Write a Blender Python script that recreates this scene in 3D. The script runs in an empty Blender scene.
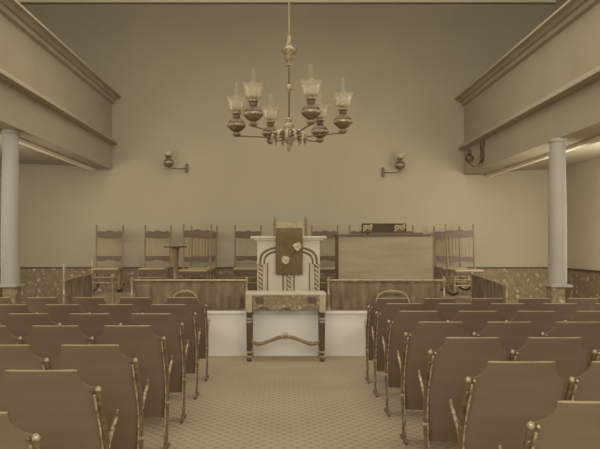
import bpy, bmesh, math, random
from mathutils import Vector, Matrix
random.seed(7)
C = bpy.context.scene.collection
PI = math.pi
H = 1.47          # camera height
F = 580.0         # focal length in pixels
def X(px, d): return (px-284.0)*d/F
def Z(py, d): return H-(py-245.0)*d/F

# ------------------------------------------------------------------ materials
def lin(c):
    def f(v):
        v /= 255.0
        return v/12.92 if v <= .04045 else ((v+.055)/1.055)**2.4
    return (f(c[0]), f(c[1]), f(c[2]), 1)
def base_mat(name, rough=.7, metal=0.0, spec=.3):
    m = bpy.data.materials.new(name); m.use_nodes = True
    nt = m.node_tree; b = nt.nodes['Principled BSDF']
    b.inputs['Roughness'].default_value = rough
    b.inputs['Metallic'].default_value = metal
    b.inputs['Specular IOR Level'].default_value = spec
    return m, nt, b
def coords(nt, scale=(1,1,1), rot=(0,0,0)):
    tc = nt.nodes.new('ShaderNodeTexCoord'); mp = nt.nodes.new('ShaderNodeMapping')
    mp.inputs['Scale'].default_value = scale; mp.inputs['Rotation'].default_value = rot
    nt.links.new(tc.outputs['Object'], mp.inputs['Vector'])
    return mp.outputs['Vector']
def ramp(nt, fac, stops):
    r = nt.nodes.new('ShaderNodeValToRGB'); e = r.color_ramp.elements
    e[0].position, e[0].color = stops[0][0], lin(stops[0][1])
    e[1].position, e[1].color = stops[-1][0], lin(stops[-1][1])
    for p, c in stops[1:-1]:
        n = e.new(p); n.color = lin(c)
    nt.links.new(fac, r.inputs['Fac']); return r.outputs['Color']
def mat(name, a, b=None, scale=(6,6,6), rough=.7, metal=0., spec=.3, detail=4., bump=0.):
    b = b or tuple(v*.9 for v in a)
    m, nt, bs = base_mat(name, rough, metal, spec)
    n = nt.nodes.new('ShaderNodeTexNoise'); n.inputs['Scale'].default_value = 1; n.inputs['Detail'].default_value = detail
    nt.links.new(coords(nt, scale), n.inputs['Vector'])
    nt.links.new(ramp(nt, n.outputs['Fac'], [(.3, b), (.7, a)]), bs.inputs['Base Color'])
    if bump:
        bp = nt.nodes.new('ShaderNodeBump'); bp.inputs['Strength'].default_value = bump; bp.inputs['Distance'].default_value = .01
        nt.links.new(n.outputs['Fac'], bp.inputs['Height']); nt.links.new(bp.outputs['Normal'], bs.inputs['Normal'])
    return m
def mth(nt, op, a, b=None):
    n = nt.nodes.new('ShaderNodeMath'); n.operation = op
    for i, v in enumerate((a, b)):
        if v is None: continue
        if isinstance(v, (int, float)): n.inputs[i].default_value = v
        else: nt.links.new(v, n.inputs[i])
    return n.outputs[0]
def carpet_mat():
    m, nt, bs = base_mat('trellis_carpet', .95, 0, .05)
    v = coords(nt, (1,1,1), (0,0,PI/4))
    s = nt.nodes.new('ShaderNodeSeparateXYZ'); nt.links.new(v, s.inputs[0])
    k = PI/.07
    a = mth(nt,'ABSOLUTE', mth(nt,'SINE', mth(nt,'MULTIPLY', s.outputs[0], k)))
    b = mth(nt,'ABSOLUTE', mth(nt,'SINE', mth(nt,'MULTIPLY', s.outputs[1], k)))
    mn = mth(nt,'MINIMUM', a, b)
    dots = mth(nt,'GREATER_THAN', mth(nt,'MULTIPLY', a, b), .72)
    f = mth(nt,'ADD', mth(nt,'ADD', mth(nt,'MULTIPLY', mn, .15), .5), mth(nt,'MULTIPLY', mth(nt,'MULTIPLY', a, b), -.55))
    n = nt.nodes.new('ShaderNodeTexNoise'); n.inputs['Scale'].default_value = .9; nt.links.new(coords(nt), n.inputs['Vector'])
    f2 = mth(nt,'ADD', f, mth(nt,'MULTIPLY', mth(nt,'SUBTRACT', n.outputs['Fac'], .5), .5))
    nt.links.new(ramp(nt, f2, [(0, FLOOR_A), (.55, FLOOR_B)]), bs.inputs['Base Color'])
    return m
def floral_mat(name, dark, mid, light, sc=7.):
    m, nt, bs = base_mat(name, .8, 0, .15)
    v = coords(nt, (sc, sc, sc))
    n = nt.nodes.new('ShaderNodeTexNoise'); n.inputs['Scale'].default_value = .8; nt.links.new(v, n.inputs['Vector'])
    mx = nt.nodes.new('ShaderNodeVectorMath'); mx.operation = 'ADD'
    sc2 = nt.nodes.new('ShaderNodeVectorMath'); sc2.operation = 'SCALE'; sc2.inputs['Scale'].default_value = 1.3
    nt.links.new(n.outputs['Color'], sc2.inputs[0]); nt.links.new(v, mx.inputs[0]); nt.links.new(sc2.outputs[0], mx.inputs[1])
    vo = nt.nodes.new('ShaderNodeTexVoronoi'); vo.inputs['Scale'].default_value = 1.
    nt.links.new(mx.outputs[0], vo.inputs['Vector'])
    nt.links.new(ramp(nt, vo.outputs['Distance'], [(.05, light), (.28, mid), (.5, dark), (.8, mid)]), bs.inputs['Base Color'])
    return m
def stripe_mat(name, a, b, k, slope):
    m, nt, bs = base_mat(name, .5, 0, .3)
    s = nt.nodes.new('ShaderNodeSeparateXYZ'); nt.links.new(coords(nt), s.inputs[0])
    f = mth(nt,'SINE', mth(nt,'MULTIPLY', mth(nt,'ADD', s.outputs[2], mth(nt,'MULTIPLY', s.outputs[0], slope)), k))
    nt.links.new(ramp(nt, mth(nt,'ADD', mth(nt,'MULTIPLY', f, .5), .5), [(.25, a), (.5, b)]), bs.inputs['Base Color'])
    return m
def wood_mat(name, a, b, along='x', rough=.45, spec=.35):
    sc = {'x':(1.2,9,9), 'z':(9,9,1.2), 'y':(9,1.2,9)}[along]
    return mat(name, a, b, sc, rough, 0, spec, 6.)
def glass_mat(name, col, alpha):
    m, nt, bs = base_mat(name, .15, 0, .5)
    bs.inputs['Base Color'].default_value = lin(col)
    n = nt.nodes.new('ShaderNodeTexNoise'); n.inputs['Scale'].default_value = 30; nt.links.new(coords(nt), n.inputs['Vector'])
    nt.links.new(mth(nt,'MULTIPLY', mth(nt,'ADD', n.outputs['Fac'], .5), alpha), bs.inputs['Alpha'])
    return m
FLOOR_A, FLOOR_B = (145,131,105), (176,163,136)
M = {}
M['carpet'] = carpet_mat()
M['wall'] = mat('plaster_wall', (170,159,132), (163,152,126), (.7,.7,.7), .9, 0, .1)
M['side_wall'] = mat('plaster_side_wall', (190,180,156), (182,172,148), (.7,.7,.7), .9, 0, .1)
M['ceiling'] = mat('plaster_ceiling', (205,195,168), (198,188,160), (.7,.7,.7), .9, 0, .1)
M['gallery'] = mat('painted_gallery_boards', (168,157,131), (160,149,124), (1.2,1.2,1.2), .75, 0, .2)
M['bead'] = mat('pale_bead', (232,222,196), (226,215,188), (2,2,2), .5, 0, .3)
M['column'] = mat('pale_painted_column', (164,156,139), (158,150,132), (3,3,1), .6, 0, .3)
M['white'] = mat('white_painted_boards', (232,226,208), (228,221,202), (1.5,1.5,6), .7, 0, .2)
M['white_dim'] = mat('cream_painted_panel', (200,190,166), (192,182,158), (3,3,3), .6, 0, .25)
M['groove'] = mat('dark_moulding', (120,104,72), (110,94,64), (5,5,5), .7)  # plain dark brown for the cornice line, arch bands and panel strips
M['dado'] = floral_mat('floral_dado_paper', (128,112,85), (146,130,102), (196,182,152), 8.)
M['dado_cap'] = mat('dark_rail', (92,76,50), (82,68,44), (4,4,4), .5)
M['stage'] = floral_mat('floral_platform_carpet', (140,126,100), (158,144,117), (186,172,144), 5.)
M['seat'] = wood_mat('dark_bent_plywood', (124,107,84), (113,97,75), 'x', .5, .3)
M['seat_edge'] = mat('pale_highlight_edge', (164,147,115), (144,128,98), (8,8,8), .4, 0, .5)  # pale colour paints the highlight along the seat-back tops
M['iron'] = mat('highlighted_cast_iron', (206,190,154), (92,76,50), (38,38,38), .35, .2, .5)  # pale tone paints highlights on knobs, arms and edges of the standards
M['cast'] = mat('dull_cast_iron', (142,124,92), (96,80,54), (30,30,30), .45, .2, .4)
M['oak_dark'] = wood_mat('dark_oak', (104,87,60), (90,73,48), 'x')
M['oak_mid'] = wood_mat('mid_oak', (140,121,86), (122,104,72), 'z')
M['oak_light'] = wood_mat('light_oak', (168,150,112), (150,132,96), 'z')
M['cane'] = mat('pale_cane', (180,164,126), (164,147,110), (40,40,40), .7)
M['organ'] = wood_mat('organ_panel_wood', (164,150,118), (142,128,98), 'x', .5, .3)
M['organ_dark'] = wood_mat('organ_edge_wood', (112,94,64), (98,80,54), 'x', .5)
M['organ_side'] = wood_mat('organ_side_wood', (128,111,80), (114,97,69), 'z', .5)
M['rack_dark'] = mat('rack_cloth', (80,66,44), (70,57,38), (20,20,20), .7)
M['fret'] = mat('pale_fretwork', (180,164,126), (150,132,96), (30,30,30), .6)
M['curtain'] = mat('dark_pleated_cloth', (144,128,101), (112,97,73), (9,9,4), .85, 0, .15)
M['brass'] = mat('pale_brass', (176,160,126), (146,130,100), (14,14,14), .4, .2, .5)
M['bronze'] = mat('dark_bronze', (124,107,78), (94,78,52), (26,26,26), .45, .1, .4)
M['bronze_dark'] = mat('dark_bracket_bronze', (96,80,55), (76,61,40), (26,26,26), .45, .1, .4)
M['lamp_metal'] = mat('tarnished_lamp_metal', (190,174,140), (112,96,68), (34,34,34), .4, .1, .5)
M['shade'] = glass_mat('etched_glass', (206,194,164), .6)
M['chimney'] = glass_mat('clear_glass', (180,168,138), .13)
M['marble'] = mat('pale_polished_top', (204,194,168), (190,180,152), (5,5,5), .35, 0, .4)
M['table_light'] = mat('pale_table_wood', (184,170,140), (164,150,120), (10,10,10), .5, 0, .4)
M['table_dark'] = wood_mat('dark_table_wood', (98,80,52), (84,67,43), 'z', .35, .5)
M['apron'] = floral_mat('carved_apron', (130,115,87), (156,141,112), (192,179,150), 14.)
M['twist'] = stripe_mat('twist_shading_stripe', (196,182,150), (118,102,74), 2*PI/.06, .9)  # diagonal stripes paint the shading of a rope twist
M['banner'] = mat('dark_banner_cloth', (112,96,68), (104,88,62), (14,14,14), .9, 0, .1)
M['patch'] = mat('pale_embroidery', (200,188,158), (160,146,114), (26,26,26), .8)
M['patch_dim'] = mat('dim_embroidery', (120,101,70), (100,82,54), (40,40,40), .8)

# ------------------------------------------------------------------ mesh building
class MB:
    def __init__(s): s.b = bmesh.new()
    def box(s, x0, x1, y0, y1, z0, z1, bev=0.):
        vs = [s.b.verts.new((x, y, z)) for x in (x0, x1) for y in (y0, y1) for z in (z0, z1)]
        fs = [(0,1,3,2),(4,6,7,5),(0,4,5,1),(2,3,7,6),(0,2,6,4),(1,5,7,3)]
        faces = [s.b.faces.new([vs[i] for i in f]) for f in fs]
        if bev:
            es = list({e for f in faces for e in f.edges})
            bmesh.ops.bevel(s.b, geom=es, offset=bev, segments=2, affect='EDGES')
        return s
    def loft(s, rings, close=True, cap=True):
        rv = [[s.b.verts.new(p) for p in r] for r in rings]
        n = len(rv[0])
        for a, b in zip(rv, rv[1:]):
            for i in range(n if close else n-1):
                j = (i+1) % n
                s.b.faces.new((a[i], a[j], b[j], b[i]))
        if cap and close:
            s.b.faces.new(rv[0][::-1]); s.b.faces.new(rv[-1])
        return s
    def lathe(s, prof, c=(0,0,0), n=16, crimp=None):
        rings = []
        for q, (r, z) in enumerate(prof):
            ring = []
            for i in range(n):
                a = 2*PI*i/n; rr = max(r, .0005)
                if crimp: rr *= 1+crimp[q]*math.cos(i*PI)   # alternate
                ring.append((c[0]+rr*math.cos(a), c[1]+rr*math.sin(a), c[2]+z))
            rings.append(ring)
        return s.loft(rings)
    def tube(s, pts, r, n=8):
        pts = [Vector(p) for p in pts]
        rs = r if isinstance(r, (list, tuple)) else [r]*len(pts)
        rings = []; up = None
        for i, p in enumerate(pts):
            t = (pts[min(i+1, len(pts)-1)]-pts[max(i-1, 0)]).normalized()
            if up is None:
                up = Vector((0,0,1)) if abs(t.z) < .9 else Vector((0,1,0))
            u = (up - t*up.dot(t)).normalized(); up = u
            w = t.cross(u)
            rings.append([p+u*rs[i]*math.cos(2*PI*k/n)+w*rs[i]*math.sin(2*PI*k/n) for k in range(n)])
        return s.loft(rings)
    def prism(s, poly, y0, y1):     # poly in x,z, extruded along y
        return s.loft([[(x, y0, z) for x, z in poly], [(x, y1, z) for x, z in poly]])
    def prism_x(s, poly, x0, x1):   # poly in y,z, extruded along x
        return s.loft([[(x0, y, z) for y, z in poly], [(x1, y, z) for y, z in poly]])
    def sheet(s, grid, thick=0., dirn=(0,1,0)):
        nz, nx = len(grid), len(grid[0]); d = Vector(dirn)*thick
        A = [[s.b.verts.new(Vector(p)) for p in r] for r in grid]
        B = [[s.b.verts.new(Vector(p)+d) for p in r] for r in grid]
        for i in range(nz-1):
            for j in range(nx-1):
                s.b.faces.new((A[i][j], A[i][j+1], A[i+1][j+1], A[i+1][j]))
                s.b.faces.new((B[i][j], B[i+1][j], B[i+1][j+1], B[i][j+1]))
        for i in range(nz-1):
            for j in (0, nx-1): s.b.faces.new((A[i][j], A[i+1][j], B[i+1][j], B[i][j]))
        for j in range(nx-1):
            for i in (0, nz-1): s.b.faces.new((A[i][j], A[i][j+1], B[i][j+1], B[i][j]))
        return s
    def build(s, name, m, parent=None, smooth=True, label=None):
        bmesh.ops.recalc_face_normals(s.b, faces=s.b.faces)
        me = bpy.data.meshes.new(name); s.b.to_mesh(me); s.b.free()
        if smooth:
            for p in me.polygons: p.use_smooth = True
            me.set_sharp_from_angle(angle=math.radians(40))
        me.materials.append(m)
        o = bpy.data.objects.new(name, me); C.objects.link(o)
        if parent: o.parent = parent
        if label: o['label'] = label
        return o
def thing(name, label, cat, loc=(0,0,0), rotz=0, group=None):
    o = bpy.data.objects.new(name, None); C.objects.link(o)
    o.location = loc; o.rotation_euler = (0,0,rotz); o.empty_display_size = .1
    return tag(o, label, cat, group)
def tag(o, label, cat, group=None):
    o['label'] = label; o['category'] = cat
    if group: o['group'] = group
    return o
def struct(mb, name, m, smooth=False):
    o = mb.build(name, m, None, smooth); o['kind'] = 'structure'; return o
KIDS = {}
def copy_tree(o, parent=None):
    c = o.copy(); C.objects.link(c)
    if parent: c.parent = parent
    for ch in list(o.children): copy_tree(ch, c)
    return c

YB, ZC, XW = 11.6, 6.42, 5.42
YN = -4.0
# ------------------------------------------------------------------ the room
struct(MB().box(-XW, XW, YN, YB, -.1, 0), 'floor', M['carpet'])
struct(MB().box(-XW-.1, XW+.1, YB, YB+.1, -.1, ZC+.1), 'wall_back', M['wall'])
struct(MB().box(-XW-.1, -XW, YN, YB, -.1, ZC+.1), 'wall_left', M['side_wall'])
struct(MB().box(XW, XW+.1, YN, YB, -.1, ZC+.1), 'wall_right', M['side_wall'])
struct(MB().box(-XW, XW, YN, YB, ZC, ZC+.1), 'ceiling', M['ceiling'])
struct(MB().box(-XW, XW, YB-.04, YB, 6.31, ZC), 'trim_1', M['bead'])
struct(MB().box(-XW, XW, YB-.012, YB, 6.285, 6.31), 'trim_8', M['groove'])
ZD = 1.0
struct(MB().box(-XW, XW, YB-.012, YB, 0, ZD), 'trim_2', M['dado'])
struct(MB().box(-XW, XW, YB-.03, YB, ZD, ZD+.03), 'trim_3', M['dado_cap'])
for sx, k in ((-1, 4), (1, 6)):
    a, b = sorted((sx*XW, sx*(XW-.012))); c, d = sorted((sx*XW, sx*(XW-.03)))
    struct(MB().box(a, b, YN, YB-.03, 0, ZD), 'trim_%d' % k, M['dado'])
    struct(MB().box(c, d, YN, YB-.03, ZD, ZD+.03), 'trim_%d' % (k+1), M['dado_cap'])

# ------------------------------------------------------------------ galleries
def gallery(sx, xf, zb, zm, zt, xbead, label):
    t = thing('gallery', label, 'balcony', (sx*xf, YB, zb), 0, 'side galleries')
    inv = Matrix.Translation((-sx*xf, -YB, -zb))
    def P(name, poly, m, y0=-2.0, y1=YB-.003):
        mb = MB().prism([(sx*x, z) for x, z in poly], y0, y1)
        bmesh.ops.transform(mb.b, matrix=inv, verts=mb.b.verts)
        return mb.build(name, m, t, False)
    P('fascia_panel', [(xf, zb), (xf, zt-.08), (xf+.06, zt-.08), (xf+.06, zb)], M['gallery'])
    P('top_cornice', [(xf+.1, zt), (xf-.19, zt), (xf-.19, zt-.035), (xf-.13, zt-.05), (xf-.09, zt-.085), (xf-.06, zt-.09), (xf-.05, zt-.15), (xf-.0, zt-.17), (xf, zt-.08), (xf+.1, zt-.08)], M['gallery'])
    P('lower_moulding', [(xf, zm+.1), (xf-.11, zm), (xf-.12, zm-.03), (xf-.06, zm-.05), (xf, zm-.06)], M['gallery'])
    P('soffit', [(xf+.06, zb), (xf+.06, zb+.1), (XW-.002, zb+.2), (XW-.002, zb+.12), (xbead+.03, zb+.06), (xbead+.03, zb)], M['gallery'])
    P('bead', [(xbead-.045, zb-.001), (xbead-.04, zb-.045), (xbead+.025, zb-.055), (xbead+.035, zb-.001)], M['bead'])
    return t
gallery(-1, 3.44, 2.98, 3.52, 4.45, 3.78, 'pale boarded gallery front with cornice along the left wall')
gallery(1, 3.60, 2.87, 3.42, 4.41, 4.08, 'pale boarded gallery front along the right wall, with a lamp bracket on it')

# ------------------------------------------------------------------ columns
def column(x, y, ztop, label, inner):
    t = thing('column', label, 'column', (x, y, 0), 0, 'gallery columns')
    n = 12
    MB().lathe([(.117,.955),(.116,1.2),(.112,1.9),(.098,ztop-.05),(.112,ztop-.04),(.112,ztop)], n=28).build('shaft', M['column'], t)
    MB().box(-.14, .14, -.14, .14, .92, .955, .006).build('base_moulding', M['column'], t)
    MB().box(inner*.02-.085, inner*.02+.085, -.085, .085, 0, .92, .004).build('pedestal', M['dado'], t)
    return t
column(X(10.5, 7.65), 7.65, 2.977, 'pale tapered column under the left gallery', 1)
column(X(557.3, 7.65), 7.65, 2.867, 'pale tapered column under the right gallery', -1)

# ------------------------------------------------------------------ platform
YP, ZP = 7.68, .6
t = thing('platform', 'raised platform with white boarded front and floral carpet', 'platform', (0, YP, 0))
mb = MB().box(-3.25, 3.25, .0, .03, 0, ZP-.03); mb.build('front_board', M['white'], t, False)
MB().box(-3.25, 3.25, .03, YB-.014-YP, 0, ZP-.03).build('base', M['stage'], t, False)
MB().box(-3.27, 3.27, -.025, YB-.014-YP, ZP-.03, ZP, .006).build('deck', M['stage'], t, False)
MB().box(-3.27, 3.27, -.032, -.025, ZP-.036, ZP+.001).build('nosing', M['white'], t, False)

# front rails + curtains
def rail(pts, label, zr=1.0, finials=(), zs=None, nposts=None, group='platform rails'):
    (xa, ya), (xb, yb) = pts
    t = thing('brass_rail', label, 'rail', ((xa+xb)/2, (ya+yb)/2, ZP), 0, group)
    cx, cy = (xa+xb)/2, (ya+yb)/2
    za, zb = (zs or (zr, zr))
    MB().tube([(xa-cx, ya-cy, za-ZP), (xb-cx, yb-cy, zb-ZP)], .014, 10).build('rail', M['brass'], t)
    for k, (x, y, z) in enumerate(((xa, ya, za), (xb, yb, zb))):
        h = z-ZP
        prof = [(.034, 0), (.034, .02), (.018, .035), (.015, h*.5), (.02, h*.52), (.015, h*.54), (.015, h-.03), (.024, h-.015), (.024, h+.015), (.012, h+.025)]
        if k in finials: prof += [(.016, h+.06), (.011, h+.1), (.018, h+.15), (.011, h+.2), (.004, h+.23)]
        else: prof += [(.016, h+.035), (.004, h+.045)]
        MB().lathe(prof, (x-cx, y-cy, 0), 12).build('post', M['brass'], t)
    return t
def curtain(pts, label, z0s, rods=True, fold=.15):
    (xa, ya), (xb, yb) = pts
    d = Vector((xb-xa, yb-ya, 0)); L = d.length; d.normalize(); nrm = Vector((d.y, -d.x, 0))
    cx, cy = (xa+xb)/2, (ya+yb)/2
    n = int(L/.014); grid = []
    ph = [random.uniform(-1, 1) for _ in range(n+1)]
    for k in range(7):
        f = k/6; row = []
        for i in range(n+1):
            u = i/n; w = L*u
            za, zb = z0s; zt = za+(zb-za)*u - .016 - ZP
            if k == 6: zt += .012*abs(math.sin(PI*w/.11))-.01
            z = .012+(zt-.012)*f
            amp = .008+.012*(1-f)
            off = amp*math.sin(2*PI*w/fold+1.2*math.sin(w*5.1)+.3*ph[i])+.010*math.sin(2*PI*w/.19+2*f)*(1-f)
            p = Vector((xa-cx, ya-cy, z))+d*w+nrm*off
            row.append(tuple(p))
        grid.append(row)
    o = MB().sheet(grid, .003, nrm).build('curtain', M['curtain'])
    o.location = (cx, cy, ZP)
    return tag(o, label, 'curtain', 'platform curtains')
YR = 7.72
xl0, xl1, xr0, xr1 = X(132, YR), X(246.5, YR), X(328.5, YR), X(444, YR)
rail(((xl0, YR), (xl1, YR)), 'pale rail on platform edge left of the pulpit')
rail(((xr0, YR), (xr1, YR)), 'pale rail on platform edge in front of the organ')
curtain(((xl0+.03, YR+.07), (xl1-.03, YR+.07)), 'dark pleated curtain hanging left of the pulpit', (1.0, 1.0))
curtain(((xr0+.03, YR+.07), (xr1-.03, YR+.07)), 'dark pleated curtain hanging in front of the organ', (1.0, 1.0))
rail(((X(64, YR), YR), (-3.14, 9.5)), 'pale rail with tall finials along left platform side', finials=(0, 1))
curtain(((X(64, YR)-.006, YR+.05), (-3.137, 9.45)), 'dark curtain hanging along left platform side', (1.0, 1.0))
rail(((X(506.5, YR), YR), (3.04, 9.4)), 'pale rail sloping along right platform side', zs=(.93, 1.0))
curtain(((X(506.5, YR)+.003, YR+.05), (3.036, 9.35)), 'dark curtain hanging along right platform side', (.93, 1.0))
t = thing('newel_post', 'slender pale turned post standing alone on the left platform edge', 'post', (X(113, 7.85), 7.85, ZP))
MB().lathe([(.045,0),(.045,.05),(.03,.06),(.02,.1),(.026,.16),(.017,.24),(.027,.32),(.017,.36),(.03,.41)], n=12).build('shaft', M['oak_mid'], t)
MB().lathe([(.03,.41),(.038,.43),(.034,.46),(.018,.475),(.006,.48)], n=12).build('cap', M['oak_mid'], t)

# ------------------------------------------------------------------ pulpit
YU = 7.88; xu = X(288.5, YU)
t = thing('pulpit', 'cream pulpit with arched moulding and twisted colonnettes behind the table', 'pulpit', (xu, YU, ZP))
hb = .425; zt = Z(236, YU-.06)-ZP
MB().box(-hb, hb, 0, .44, 0, zt-.05, .004).build('body', M['white_dim'], t, False)
MB().box(-hb-.02, hb+.02, -.02, .46, 0, .06, .006).build('plinth', M['white_dim'], t)
mb = MB().box(-.515, .515, -.06, .50, zt-.035, zt, .008); mb.box(-.47, .47, -.035, .47, zt-.06, zt-.035, .006)
mb.build('top_slab', M['white_dim'], t)
def arch_pts(a, b, zs, n=28, ex=2.9):
    out = []
    for i in range(n+1):
        th = PI*i/n; c, s_ = math.cos(th), math.sin(th)
        out.append((-a*math.copysign(abs(c)**(2/ex), c), zs+b*abs(s_)**(2/ex)))
    return out
zs = Z(264, YU)-ZP
for a, b, r, m in ((.412, .25, .016, 'white_dim'), (.384, .224, .012, 'groove'), (.356, .2, .015, 'white_dim'), (.328, .176, .010, 'groove')):
    MB().tube([(x, -.004, z) for x, z in arch_pts(a, b, zs)], r, 8).build('arch_moulding', M[m], t)
p = arch_pts(.318, .165, zs); MB().prism([(-.318, .06)]+p+[(.318, .06)], -.006, .002).build('panel', M['white_dim'], t, False)
for x in (-.285, -.075, .075, .285):
    MB().box(x-.008, x+.008, -.012, 0, .06, zs+(.14 if abs(x) < .1 else .02)).build('panel_strip', M['groove'], t, False)
for x in (-.378, .378, 0):
    top = zs+.0 if x else zs-.03
    mb = MB(); mb.lathe([(.032,.06),(.032,.09),(.022,.1),(.026,.12)]+[(.026+.003*math.sin(q*1.9), .12+(top-.17)*q/40) for q in range(41)]+[(.022,top-.04),(.034,top-.02),(.034,top)], (x, -.028, 0), 12)
    mb.build('colonnette', M['twist'], t)
rx0, rx1 = -.15, .175
zr = Z(229.5, YU-.05)-ZP
MB().prism_x([(-.02, zt), (-.02, zr-.02), (.38, zr+.02), (.38, zt)], rx0+.01, rx1-.01).build('book_rest', M['oak_light'], t, False)
# banner draped over the book rest, hanging in front
yb0 = -.075; grid = []
bx0, bx1 = X(275.6, YU-.09)-xu, X(302.6, YU-.09)-xu
zbot = Z(275, YU-.09)-ZP
path = [(.30, zr+.022), (.12, zr+.006), (-.02, zr-.010), (-.068, zr-.016), (yb0-.006, zr-.03)]
path += [(yb0-.006-.006*math.sin(q*.9), zr-.03+(zbot-zr+.03)*q/12) for q in range(1, 13)]
for y, z in path:
    grid.append([(bx0+(bx1-bx0)*i/12, y+.004*math.sin(i*1.1)*(1 if z < zr-.05 else 0), z+.004) for i in range(13)])
o = MB().sheet(grid, -.005, (0, 1, -.6)).build('banner', M['banner'])
o.location = (xu, YU, ZP); tag(o, 'dark cloth banner with two pale flower patches draped over the pulpit', 'banner')
def patch(cx, cz, r, m, name, petals=5, parent=None, y=-.102):
    k1, k2, k3 = random.uniform(0, 6), random.uniform(0, 6), random.uniform(0, 6)
    R_ = lambda a: r*(1+.07*math.cos(petals*a+k1)+.07*math.cos(3*a+k2)+.05*math.cos(7*a+k3))
    pts = [(cx+R_(a)*math.cos(a), cz+R_(a)*math.sin(a)) for a in [2*PI*i/48 for i in range(48)]]
    return MB().prism(pts, y-.003, y+.016).build(name, M[m], parent, False)
bb = o
for px, py, r in ((297.3, 246.3, .054), (285.6, 259.8, .054)):
    cx, cz = X(px, YU-.1)-xu, Z(py, YU-.1)-ZP
    f = patch(cx, cz, r, 'patch', 'flower_patch', 4, bb)
    patch(cx+.006, cz-.004, .010, 'patch_dim', 'flower_centre', 4, f, -.106)
    f['label'] = 'pale embroidered flower patch'
for px, py, r in ((291.5, 252.5, .022), (281, 267.5, .022), (293.5, 250.5, .016)):
    patch(X(px, YU-.1)-xu, Z(py, YU-.1)-ZP, r, 'patch_dim', 'leaf_patch', 3, bb)

# ------------------------------------------------------------------ communion table
YT = 7.33; xt = X(285.7, YT)
t = thing('communion_table', 'pale topped table with dark ringed legs and a wavy carved stretcher', 'table', (xt, YT, 0))
hw = .475; dep = .27
MB().box(-hw-.035, hw+.035, -.035, dep+.03, .835, .872, .01).build('tabletop', M['marble'], t)
xs = [-.4+.8*i/40 for i in range(41)]
ap = [(-.42, .835), (-.42, .66)]+[(x, .665+.03*math.cos(x*2*PI/.27)*(1-.3*abs(x)/.4)-.012*math.cos(x*2*PI/.8)) for x in xs]+[(.42, .66), (.42, .835)]
MB().prism(ap, -.012, .012).build('apron', M['apron'], t, False)
MB().box(-.42, .42, dep-.012, dep+.012, .70, .835).build('rear_apron', M['oak_dark'], t, False)
for sx in (-1, 1):
    MB().box(min(sx*.28, sx*.38), max(sx*.28, sx*.38), -.022, -.012, .73, .81, .004).build('apron_inset', M['table_dark'], t)
    MB().box(sx*.45-.012, sx*.45+.012, .03, dep-.03, .70, .835).build('side_apron', M['oak_dark'], t, False)
for x in (-.462, .462):
    for y in (0, dep):
        mb = MB(); mb.lathe([(.02,0),(.032,.012),(.032,.035),(.02,.05),(.02,.075),(.031,.14),(.034,.3),(.036,.46),(.030,.53),(.022,.545),(.034,.56),(.034,.62)], (x, y, 0), 14)
        l = mb.build('leg', M['table_dark'], t)
        for zz in (.062, .12, .50, .54):
            MB().lathe([(.024, zz-.012), (.04, zz-.006), (.04, zz+.006), (.024, zz+.012)], (x, y, 0), 14).build('leg_ring', M['table_light'], l)
        MB().box(x-.04, x+.04, y-.04, y+.04, .62, .835, .006).build('leg_block', M['table_light'], l)
def swave(x): 
    u = abs(x)/.42
    return .235+.075*max(0, math.cos(u*PI*.62))**1.5-.028*math.sin(PI*u)*u
for y in (.0,):
    pts = [(-.44+.88*i/36, y, swave(-.44+.88*i/36)) for i in range(37)]
    st = MB().tube(pts, [.013+.010*(1-abs(i-18)/18)+.012*math.exp(-((abs(i-18)-14)/2.5)**2) for i in range(37)], 8).build('stretcher', M['oak_mid'], t)
    mb = MB()
    for dx, dz, r in ((0,.03,.028),(-.045,.012,.022),(.045,.012,.022),(0,-.02,.018),(-.08,.0,.014),(.08,.0,.014)):
        mb.lathe([(r*.3,-r),(r*.85,-r*.5),(r,0),(r*.85,r*.5),(r*.3,r)], (dx, y-.006, swave(dx)+dz), 8)
    mb.build('carved_rosette', M['table_light'], st)
    MB().tube([(x_, y_-.004, z_+.024) for x_, y_, z_ in pts], .005, 6).build('stretcher_edge', M['table_light'], st)

# ------------------------------------------------------------------ organ
YO = 8.4; ox0, ox1 = X(338, YO), X(434, YO); oc = (ox0+ox1)/2; ow = (ox1-ox0)/2
t = thing('reed_organ', 'wide wooden reed organ seen from its plain back, standing behind the right curtain', 'organ', (oc, YO, ZP))
zo = Z(236, YO)-ZP
MB().box(-ow+.016, ow-.016, 0, .02, .04, zo-.006).build('back_panel', M['organ'], t, False)
for sx in (-1, 1):
    a, b = sorted((sx*ow, sx*(ow-.016))); MB().box(a, b, -.004, .5, 0, zo, .003).build('side_panel', M['organ_side'], t)
MB().box(-ow+.03, ow-.03, .02, .46, .04, zo-.02).build('case', M['organ_dark'], t, False)
MB().box(-ow+.02, ow-.02, -.006, .04, 0, .06).build('base_rail', M['organ_dark'], t, False)
MB().box(-ow-.015, ow-.05, -.03, .5, zo, zo+.025, .006).build('top', M['organ_dark'], t)
MB().box(-ow*.35, ow*.78, .0, .4, zo+.025, zo+.05, .006).build('upper_top', M['organ_dark'], t)
MB().box(-ow+.03, ow-.03, .5, .68, zo-.42, zo-.36, .01).build('keyboard_shelf', M['organ_dark'], t)
rz0, rz1 = zo+.05, Z(223.5, YO+.1)-ZP
rx0, rx1 = X(361.5, YO+.1)-oc, X(406, YO+.1)-oc
mw = (rx1-rx0)
mb = MB(); w_ = .018
mb.box(rx0, rx1, .08, .1, rz0, rz0+w_); mb.box(rx0, rx1, .08, .1, rz1-w_, rz1, .004); mb.box(rx0, rx0+w_, .08, .1, rz0, rz1); mb.box(rx1-w_, rx1, .08, .1, rz0, rz1)
rk = mb.build('music_rack', M['rack_dark'], t, False)
MB().box(rx0+mw*.24, rx1-mw*.27, .086, .094, rz0+w_, rz1-w_).build('rack_panel', M['rack_dark'], rk, False)
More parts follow.
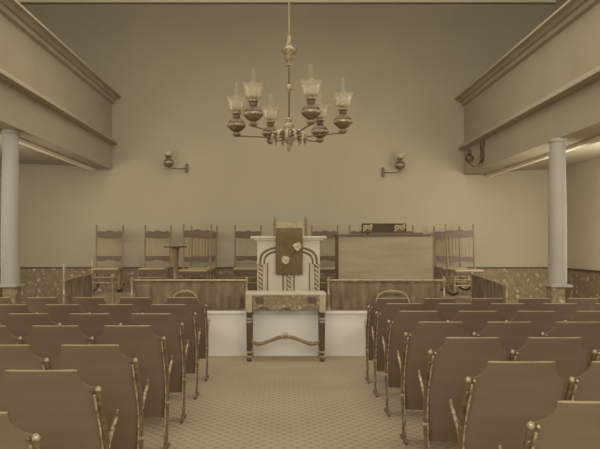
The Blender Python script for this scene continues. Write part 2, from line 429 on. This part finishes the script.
for a, b in ((rx0+w_, rx0+mw*.24), (rx1-mw*.27, rx1-w_)):
    mb = MB(); cxm, czm = (a+b)/2, (rz0+rz1)/2; hw2, hh = (b-a)/2, (rz1-rz0)/2-w_
    mb.box(a, b, .096, .1, rz0+w_, rz1-w_)
    f = mb.build('fretwork_ground', M['organ_side'], rk, False)
    mb = MB()
    for s1 in (-1, 1):
        pts = [(cxm+s1*hw2*.5+.8*hw2*.55*math.cos(q*.42)*(1-q/26), .078, czm+hh*.85*math.sin(q*.42)*(1-q/26)) for q in range(20)]
        mb.tube(pts, .012, 6)
    mb.tube([(a, .078, rz0+w_), (cxm, .078, czm+.02), (b, .078, rz1-w_)], .01, 6)
    mb.build('fretwork', M['fret'], rk, True, 'pale scrolled fretwork')

# ------------------------------------------------------------------ rocking chairs
def make_rocker():
    t = thing('rocking_chair', '', 'chair')
    # local: faces -y, back posts at y=0; z=0 platform
    W = .235
    def post(sx):
        return [(sx*W, -.06, .05), (sx*W, -.05, .42), (sx*(W+.005), .0, .75), (sx*(W+.012), .06, 1.175)]
    for sx in (-1, 1):
        mb = MB(); mb.tube(post(sx), [.019, .02, .017, .015], 8)
        p = Vector(post(sx)[-1]); mb.lathe([(.012,-.01),(.02,.01),(.014,.025),(.019,.045),(.013,.065),(.004,.08)], tuple(p), 8)
        mb.build('back_post', M['oak_mid'], t)
        MB().tube([(sx*(W+.01), -.46, .05), (sx*(W+.01), -.46, .2), (sx*(W+.01), -.46, .415)], [.017,.022,.016], 8).build('front_leg', M['oak_mid'], t)
        pts = [(sx*W, -.70+.95*i/14, .022+.11*((i-6.2)/8)**2) for i in range(15)]
        MB().tube(pts, .02, 8).build('rocker', M['oak_dark'], t)
        MB().tube([(sx*W, -.46, .22), (sx*W, -.055, .22)], .01, 6).build('side_rung', M['oak_light'], t)
    def back_y(z): return -.05+.11*max(0, z-.42)/.74
    # crest rail with wavy top
    xs = [-W-.005+(2*W+.01)*i/24 for i in range(25)]
    top = lambda x: 1.13+.010*math.cos(x/W*PI*2.6)+.010*math.cos(x/W*PI*.8)
    bot = lambda x: 1.0-.008*math.cos(x/W*PI*1.0)
    grid = [[(x, back_y(1.06)-.02-.0*x, bot(x)+(top(x)-bot(x))*k/4) for x in xs] for k in range(5)]
    MB().sheet(grid, .022).build('crest_rail', M['oak_dark'], t)
    grid = [[(x, back_y(.62)-.012, .575+.085*k/2+(.012*math.cos(x/W*PI*1.5) if k == 0 else 0)) for x in xs] for k in range(3)]
    MB().sheet(grid, .02).build('lower_back_rail', M['oak_dark'], t)
    for i in range(7):
        x = -.165+.055*i
        MB().tube([(x, back_y(.62), .65), (x, back_y(1.05), 1.01)], [.0085, .0085], 6).build('spindle', M['oak_light'], t)
    MB().box(-W-.01, W+.01, -.50, -.03, .415, .45, .012).build('seat', M['cane'], t)
    MB().box(-W, W, -.505, -.485, .36, .42, .004).build('seat_rail', M['oak_dark'], t)
    for zz in (.18, .28):
        MB().tube([(-W, -.46, zz), (W, -.46, zz)], [.011, .011], 6).build('front_rung', M['oak_light'], t)
    MB().tube([(-W, -.055, .25), (W, -.055, .25)], [.01, .01], 6).build('back_rung', M['oak_light'], t)
    return t
proto = make_rocker()
chairs = [
 (109.5, 11.05, .0, 'leftmost wooden rocking chair on the platform, against the back wall'),
 (157.5, 11.05, .0, 'wooden rocking chair just left of the small pedestal stand'),
 (197, 10.3, .0, 'wooden rocking chair just right of the small pedestal stand, nearer of two overlapping'),
 (203.8, 11.28, .0, 'wooden rocking chair mostly hidden behind the one right of the pedestal stand'),
 (248, 11.05, .0, 'wooden rocking chair half hidden by the left side of the pulpit'),
 (325, 11.05, .0, 'wooden rocking chair between the pulpit and the organ'),
 (363, 11.05, .0, 'wooden rocking chair behind the left half of the organ, only its post tips showing'),
 (400.5, 11.05, .0, 'wooden rocking chair behind the right half of the organ, only its post tips showing'),
 (447.5, 11.33, .0, 'wooden rocking chair right of the organ, farther of two overlapping'),
 (460.5, 10.3, .0, 'rightmost wooden rocking chair on the platform, nearer of two overlapping'),
]
for i, (px, d, rz, lab) in enumerate(chairs):
    o = proto if i == 0 else copy_tree(proto)
    o.location = (X(px, d), d, ZP); o.rotation_euler = (0, 0, rz)
    tag(o, lab, 'chair', 'rocking chairs on the platform')
chair1 = proto; proto.rotation_euler = (0, 0, math.radians(8))

# pulpit chair
YC = 9.35; t = thing('pulpit_chair', 'tall chair with pale carved crest directly behind the pulpit', 'chair', (X(290.3, YC), YC, ZP))
W = .25
for sx in (-1, 1):
    MB().lathe([(.028,0),(.028,.4),(.02,.43),(.024,.7),(.019,1.0),(.024,1.12),(.018,1.16),(.028,1.2),(.018,1.23),(.026,1.27),(.014,1.30),(.004,1.33)], (sx*W, 0, 0), 12).build('back_post', M['oak_mid'], t)
    MB().lathe([(.022,0),(.03,.1),(.02,.2),(.03,.35),(.03,.42)], (sx*W, -.46, 0), 12).build('front_leg', M['oak_mid'], t)
    MB().tube([(sx*W, -.46, .42), (sx*W, -.46, .64), (sx*W, -.4, .67), (sx*W, -.02, .69)], .022, 8).build('arm', M['oak_mid'], t)
xs = [-W+2*W*i/24 for i in range(25)]
cr = [[(x, -.012, 1.1+k/4*(.12+.022*math.cos(x/W*PI*.5)+.012*abs(math.sin(x/W*PI*2.5)))) for x in xs] for k in range(5)]
MB().sheet(cr, .024).build('crest', M['fret'], t)
MB().box(-W+.02, W-.02, -.015, .015, .55, 1.1, .008).build('back_cushion', M['cane'], t)
MB().box(-W-.02, W+.02, -.49, .02, .40, .47, .02).build('seat', M['cane'], t)

# ------------------------------------------------------------------ pedestal stand
t = thing('pedestal_stand', 'tall slim pedestal stand between two rocking chairs', 'stand', (X(175.5, 9.3), 9.3, ZP))
zt = Z(246, 9.3)-ZP
MB().lathe([(.18, zt-.025), (.188, zt-.018), (.188, zt-.004), (.18, zt)], n=24).build('top', M['oak_dark'], t)
MB().lathe([(.075, zt-.025), (.06, zt-.05), (.05, zt-.14), (.055, zt-.22), (.04, zt-.26), (.035, .4), (.045, .3), (.05, .24), (.04, .2), (.01, .18)], n=14).build('stem', M['oak_mid'], t)
for k in range(3):
    a = PI/2+2*PI*k/3
    MB().tube([(.02*math.cos(a), .02*math.sin(a), .24), (.12*math.cos(a), .12*math.sin(a), .2), (.19*math.cos(a), .19*math.sin(a), .06), (.24*math.cos(a), .24*math.sin(a), .016)], [.02,.018,.016,.015], 8).build('foot', M['oak_mid'], t)

# ------------------------------------------------------------------ ornate chairs before the platform
def ornate_chair(px, label, W):
    d = 7.56; t = thing('parlour_chair', label, 'chair', (X(px, d), d, 0), 0, 'arched chairs before the platform')
    arch = [(-W, 0, .42), (-W-.015, .02, .6), (-W-.01, .035, .75), (-W+.02, .045, .815), (-W*.55, .05, .853), (-W*.25, .05, .868), (0, .05, .87), (W*.25, .05, .868), (W*.55, .05, .853), (W-.02, .045, .815), (W+.01, .035, .75), (W+.015, .02, .6), (W, 0, .42)]
    MB().tube(arch, .013, 8).build('back_frame', M['oak_light'], t)
    mb = MB()
    for x, r in ((-.07,.012),(-.035,.013),(0,.015),(.035,.013),(.07,.012)):
        mb.lathe([(r*.3,-r),(r,-.3*r),(r,.3*r),(r*.3,r)], (x, .045, .852-abs(x)*.1), 8)
    mb.build('carved_crest', M['oak_light'], t)
    MB().sheet([[(-W+.03+(2*W-.06)*i/10, .02+.03*k/4, .47+.3*k/4+ (.03*math.cos((i-5)/5*PI/2) if k == 4 else 0)) for i in range(11)] for k in range(5)], .02).build('back_pad', M['curtain'], t)
    MB().box(-W-.02, W+.02, -.40, .02, .39, .45, .02).build('seat', M['curtain'], t)
    for sx in (-1, 1):
        MB().lathe([(.014,0),(.018,.1),(.024,.3),(.028,.4)], (sx*W, -.37, 0), 10).build('leg', M['oak_mid'], t)
        MB().tube([(sx*W, .05, 0), (sx*W, .02, .2), (sx*W, 0, .42)], [.014,.016,.018], 8).build('leg', M['oak_mid'], t)
ornate_chair(184.5, 'carved arched chair before the platform, left of the table', .155)
ornate_chair(393, 'carved arched chair before the platform, right of the table', .2)

# ------------------------------------------------------------------ theatre seats
PITCH = .5055
def make_seat(side):
    # faces +y; top of the back at local y=0; side=+1: iron standard on +x side
    t = thing('theatre_seat', '', 'seat')
    def ztop(x):
        a = abs(x)
        if a <= .163: return .90
        u = min(1, (a-.163)/.069)
        return .90-.085*math.sqrt(max(0, 1-(1-u)**2))
    def by(x, z): return .17*(1-((z-.2)/.7)**1.6)+.35*x*x-.008
    zb = .21
    xs = sorted(set([-.232+.464*i/26 for i in range(27)]+[-.163,.163,-.166,.166,-.172,.172,-.184,.184]))
    grid = [[(x, by(x, zb+(ztop(x)-zb)*k/10), zb+(ztop(x)-zb)*k/10) for x in xs] for k in range(11)]
    bk = MB().sheet(grid, .014).build('backrest', M['seat'], t)
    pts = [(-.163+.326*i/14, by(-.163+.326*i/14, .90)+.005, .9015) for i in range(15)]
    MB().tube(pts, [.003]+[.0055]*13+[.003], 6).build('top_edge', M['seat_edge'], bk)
    sg = [[(-.185+.37*i/10, .225+.10*k/4+.015*math.sin(PI*k/4), .38+.22*k/4) for i in range(11)] for k in range(5)]
    MB().sheet(sg, .022).build('seat_panel', M['seat'], t)
    x = side*PITCH/2; mb = MB()
    def slab(pts, w, tk=.010):   # flat bar following a y,z path
        rings = []
        for i, (y, z) in enumerate(pts):
            a = pts[max(i-1, 0)]; b = pts[min(i+1, len(pts)-1)]
            ty, tz = b[0]-a[0], b[1]-a[1]; L = math.hypot(ty, tz) or 1
            ny, nz = -tz/L, ty/L; ww = w[i] if isinstance(w, (list, tuple)) else w
            rings.append([(x-tk, y+ny*ww, z+nz*ww), (x+tk, y+ny*ww, z+nz*ww), (x+tk, y-ny*ww, z-nz*ww), (x-tk, y-ny*ww, z-nz*ww)])
        mb.loft(rings)
    slab([(-.005, .008), (.04, .02), (.09, .045), (.15, .02), (.20, .008)], [.008, .012, .02, .012, .008])
    slab([(.09, .04), (.115, .12), (.125, .22), (.155, .32), (.15, .42), (.155, .52), (.10, .64), (.05, .74), (.02, .805)], [.018, .011, .012, .019, .013, .017, .010, .009, .009])
    st = mb.build('iron_standard', M['cast'], t)
    def bead(y, z, r):
        MB().lathe([(r*.25,-r),(r*.8,-r*.6),(r,0),(r*.8,r*.6),(r*.25,r)], (x, y, z), 8).build('scroll_knob', M['iron'], st)
    bead(.022, .812, .015); bead(.15, .33, .018); bead(.12, .14, .016); bead(.045, .75, .011)
    for dx in (-side*.036,):
        MB().lathe([(.003,-.008),(.009,0),(.003,.008)], (x+dx, by(x, .80)-.012, .80), 8).build('bolt', M['iron'], st)
    pts = [(.15,.50),(.19,.535),(.245,.565),(.30,.60),(.325,.635)]
    MB().tube([(x, y, z) for y, z in pts], [.014,.013,.011,.010,.006], 8).build('armrest', M['iron'], st)
    MB().tube([(x-side*.011, y-.014, z) for y, z in ((.08,.06),(.115,.14),(.13,.25),(.15,.36),(.145,.48),(.10,.61),(.045,.72),(.015,.79))], .0055, 6).build('raised_highlight_edge', M['iron'], st)  # pale bar drawn as the highlight down the standard
    return t
ORD = ['on the aisle', 'second from the aisle', 'third from the aisle', 'fourth from the aisle', 'fifth from the aisle', 'sixth from the aisle', 'seventh from the aisle', 'eighth from the aisle']
ROW = ['front row', 'second row', 'third row', 'fourth row', 'fifth row', 'sixth row', 'row nearest the viewer']
for side, ds, xa, nm in ((1, [6.8, 6.0, 5.2, 4.42, 3.57, 2.85, 2.13], -.92, 'left'), (-1, [6.70, 6.10, 5.40, 4.64, 3.86, 3.06, 2.28], .98, 'right')):
    ds = [v*.919 for v in ds]; xa *= .919
    proto = make_seat(side); first = True
    for r, d in enumerate(ds):
        for c in range(8):
            cx = xa-side*PITCH*(c+.5)
            if abs(cx) > 5.05: break
            # in view?
            px = 284+F*(cx+side*PITCH/2)/(d+.05)
            if px < -4 or px > 604: break
            o = proto if first else copy_tree(proto); first = False
            o.location = (cx, d, 0)
            tag(o, 'dark wooden theatre seat %s in the %s, %s block' % (ORD[c], ROW[r], nm), 'seat', 'theatre seats in the %s block' % nm)

# ------------------------------------------------------------------ chandelier
DC = 6.1; xc = X(289, DC); R = .565
t = thing('chandelier', 'large six-lamp oil chandelier hanging from the ceiling on a long rod', 'chandelier', (xc, DC, 2.45))
o0 = -2.45
MB().lathe([(.009, 3.62+o0), (.009, ZC+o0)], n=10).build('upper_rod', M['brass'], t)
MB().tube([(0,0,2.75+o0), (0,0,3.40+o0)], .009, 8).build('lower_rod', M['bronze'], t)
MB().lathe([(.07, ZC+o0-.001), (.06, ZC-.04+o0), (.02, ZC-.07+o0), (.009, ZC-.09+o0)], n=14).build('ceiling_rose', M['brass'], t)
MB().lathe([(.012,3.33+o0),(.03,3.36+o0),(.014,3.38+o0),(.055,3.43+o0),(.03,3.46+o0),(.078,3.50+o0),(.086,3.52+o0),(.035,3.55+o0),(.018,3.62+o0),(.026,3.655+o0),(.009,3.67+o0)], n=16).build('bell_ornament', M['lamp_metal'], t)
MB().lathe([(.009,3.08+o0),(.03,3.105+o0),(.032,3.12+o0),(.026,3.14+o0),(.009,3.16+o0)], n=12).build('rod_knob', M['lamp_metal'], t)
MB().lathe([(.004,2.45+o0),(.02,2.475+o0),(.024,2.49+o0),(.01,2.52+o0),(.045,2.56+o0),(.07,2.60+o0),(.07,2.64+o0),(.035,2.67+o0),(.05,2.70+o0),(.05,2.73+o0),(.02,2.76+o0),(.03,2.79+o0),(.009,2.81+o0)], n=16).build('hub', M['lamp_metal'], t)
for k in range(6):
    a = math.radians(8.6+60*k); ca, sa = math.cos(a), -math.sin(a)
    pts = [(r*ca, r*sa, z+o0) for r, z in ((.06,2.61),(.18,2.605),(.3,2.615),(.45,2.625),(R-.02,2.63),(R,2.65))]
    MB().tube(pts, [.009,.008,.007,.007,.008,.010], 8).build('arm', M['bronze'], t)
    mb = MB()
    for q in range(2):
        a2 = a+math.radians(30*q); c2, s2 = math.cos(a2), -math.sin(a2)
        mb.tube([(r*c2, r*s2, z+o0) for r, z in ((.06,2.64),(.12,2.66),(.17,2.63),(.19,2.57),(.175,2.53))], [.012,.016,.018,.018,.004], 6)
    mb.build('leaf_scroll', M['brass'], t)
    lx, ly = R*ca, R*sa
    font = MB().lathe([(.02,2.625),(.035,2.64),(.04,2.66),(.025,2.675),(.06,2.695),(.088,2.725),(.093,2.75),(.085,2.78),(.06,2.805),(.03,2.82),(.04,2.835),(.042,2.85),(.028,2.86)], (lx, ly, o0), 18).build('lamp', M['bronze'], t)
    mb = MB(); mb.lathe([(.088,2.728),(.099,2.734),(.1,2.752),(.09,2.758)], (lx, ly, o0), 18); mb.lathe([(.04,2.642),(.047,2.65),(.04,2.664)], (lx, ly, o0), 14)
    mb.build('lamp_band', M['lamp_metal'], font)
    MB().lathe([(.028,2.86),(.05,2.868),(.052,2.88),(.034,2.89),(.045,2.905)], (lx, ly, o0), 14).build('burner', M['lamp_metal'], font)
    n = 40; rings = []
    for r, z, cr in ((.055,2.895,0),(.08,2.91,.0),(.088,2.94,.01),(.094,2.98,.015),(.104,3.01,.025),(.119,3.03,.035)):
        rings.append([(lx+r*(1+cr*math.cos(8*2*PI*i/n))*math.cos(2*PI*i/n), ly+r*(1+cr*math.cos(8*2*PI*i/n))*math.sin(2*PI*i/n), z+o0+cr*.25*math.cos(8*2*PI*i/n)) for i in range(n)])
    mb = MB().loft(rings, cap=False); bmesh.ops.solidify(mb.b, geom=list(mb.b.faces), thickness=.003); mb.build('shade', M['shade'], font)
    mb = MB().loft([[(lx+r*math.cos(2*PI*i/16), ly+r*math.sin(2*PI*i/16), z+o0) for i in range(16)] for r, z in ((.026,2.90),(.036,2.95),(.028,3.02),(.024,3.10),(.024,3.21))], cap=False)
    mb.build('chimney', M['chimney'], font)

# ------------------------------------------------------------------ wall lamps
def wall_lamp(bpx, bpy_, lpx, lpy, label):
    yl = YB-.16
    bx, bz = X(bpx, YB-.02), Z(bpy_, YB-.02)
    lx, lz = X(lpx, yl), Z(lpy, yl)      # centre of the font
    t = thing('wall_lamp', label, 'lamp', (bx, YB, bz), 0, 'lamps on the back wall')
    lx -= bx; lz -= bz
    dy = yl-YB
    MB().lathe([(.018,-.09),(.03,-.06),(.022,-.02),(.03,.0),(.022,.03),(.03,.07),(.01,.1)], (0,-.03,0), 10).build('bracket', M['bronze'], t)
    MB().tube([(0,-.03,0), (lx*.4,dy*.6,-.015), (lx*.85,dy,-.01), (lx,dy,.0), (lx,dy,lz-.09)], [.012,.011,.011,.012,.014], 8).build('arm', M['bronze'], t)
    o = MB().lathe([(.02,-.095),(.04,-.085),(.085,-.05),(.1,-.01),(.097,.03),(.07,.06),(.035,.08),(.03,.1),(.06,.115),(.065,.13),(.035,.14)], (lx,dy,lz), 16).build('lamp', M['bronze'], t)
    MB().lathe([(.097,-.02),(.104,-.012),(.104,.006),(.097,.014)], (lx,dy,lz), 16).build('lamp_band', M['lamp_metal'], o)
    mb = MB().loft([[(lx+r*math.cos(2*PI*i/16), dy+r*math.sin(2*PI*i/16), lz+z) for i in range(16)] for r, z in ((.04,.14),(.06,.17),(.075,.2),(.085,.215))], cap=False); mb.build('shade', M['shade'], o)
    mb = MB().loft([[(lx+r*math.cos(2*PI*i/12), dy+r*math.sin(2*PI*i/12), lz+z) for i in range(12)] for r, z in ((.022,.14),(.03,.2),(.02,.3),(.018,.46))], cap=False); mb.build('chimney', M['chimney'], o)
wall_lamp(187, 168.5, 168.5, 162.5, 'bronze oil lamp on a swing bracket on the back wall, left of the chandelier')
wall_lamp(383, 172.5, 400, 165, 'bronze oil lamp on a swing bracket on the back wall, right of the chandelier')
yg = 10.5; zg = 3.14; xg = 3.60
t = thing('gallery_lamp', 'bronze bracket lamp with curved arm on the right gallery front', 'lamp', (xg, yg, zg))
mb = MB()
for s_ in (-1, 1):
    mb.tube([(-.012, s_*.03, -.16), (-.014, s_*.085, -.06), (-.014, s_*.06, .06), (-.014, s_*.1, .2)], [.012,.014,.012,.010], 8)
mb.lathe([(.03,-.17),(.045,-.14),(.03,-.1)], (-.02,0,0), 10)
mb.build('wall_plate', M['bronze_dark'], t)
MB().tube([(-.02,0,-.13), (-.1,0,-.235), (-.19,0,-.24), (-.245,0,-.19), (-.245,0,-.17)], [.013,.014,.014,.013,.014], 8).build('arm', M['bronze_dark'], t)
o = MB().lathe([(.02,-.08),(.05,-.06),(.08,-.02),(.085,.01),(.07,.04),(.03,.06),(.045,.075),(.03,.1),(.035,.15),(.01,.17)], (-.245,0,-.10), 16).build('lamp', M['bronze_dark'], t)
MB().tube([(-.05,0,-.165), (-.03,0,-.02), (-.05,0,.12), (-.03,0,.17)], [.010,.012,.012,.01], 8).build('inner_scroll', M['bronze_dark'], t)

# ------------------------------------------------------------------ light
w = bpy.data.worlds.new('World'); bpy.context.scene.world = w; w.use_nodes = True
w.node_tree.nodes['Background'].inputs['Color'].default_value = (1, .97, .92, 1)
w.node_tree.nodes['Background'].inputs['Strength'].default_value = 1.0
def area(name, loc, target, sx, sy, power, col=(1, .97, .92)):
    l = bpy.data.lights.new(name, 'AREA'); l.shape = 'RECTANGLE'; l.size = sx; l.size_y = sy; l.energy = power; l.color = col
    o = bpy.data.objects.new(name, l); C.objects.link(o); o.location = loc
    o.rotation_euler = (Vector(target)-Vector(loc)).to_track_quat('-Z', 'Y').to_euler()
    return o
area('rear_window_light', (0, -3.7, 4.2), (0, 11, 3.6), 9, 3.6, 415)
area('overhead_fill_light', (0, 6.3, 6.3), (0, 5.9, 0), 6, 4.5, 205)  # added fill from above to brighten floor and seat tops, not a fixture
area('right_window_light', (5.35, 8.3, 1.9), (3.6, 11.4, 1.6), 2.3, 1.8, 112)
area('right_middle_window_light', (5.35, 5.4, 1.9), (0, 7.4, .2), 2.4, 1.7, 95)
area('left_window_light', (-5.35, 8.3, 1.9), (-3.6, 11.4, 1.6), 2.3, 1.8, 60)
area('left_middle_window_light', (-5.35, 5.4, 1.9), (0, 7.4, .2), 2.4, 1.7, 95)

# ------------------------------------------------------------------ camera
cam = bpy.data.cameras.new('camera'); co = bpy.data.objects.new('camera', cam); C.objects.link(co)
co.location = (0, 0, H); co.rotation_euler = (PI/2, 0, 0)
cam.sensor_fit = 'HORIZONTAL'; cam.sensor_width = 36; cam.lens = F/600*36
cam.shift_x = 16/600; cam.shift_y = 20.5/600; cam.clip_start = .05
sc = bpy.context.scene; sc.camera = co
sc.view_settings.view_transform = 'Standard'; sc.view_settings.look = 'None'
sc.view_settings.exposure = 0; sc.view_settings.gamma = 1
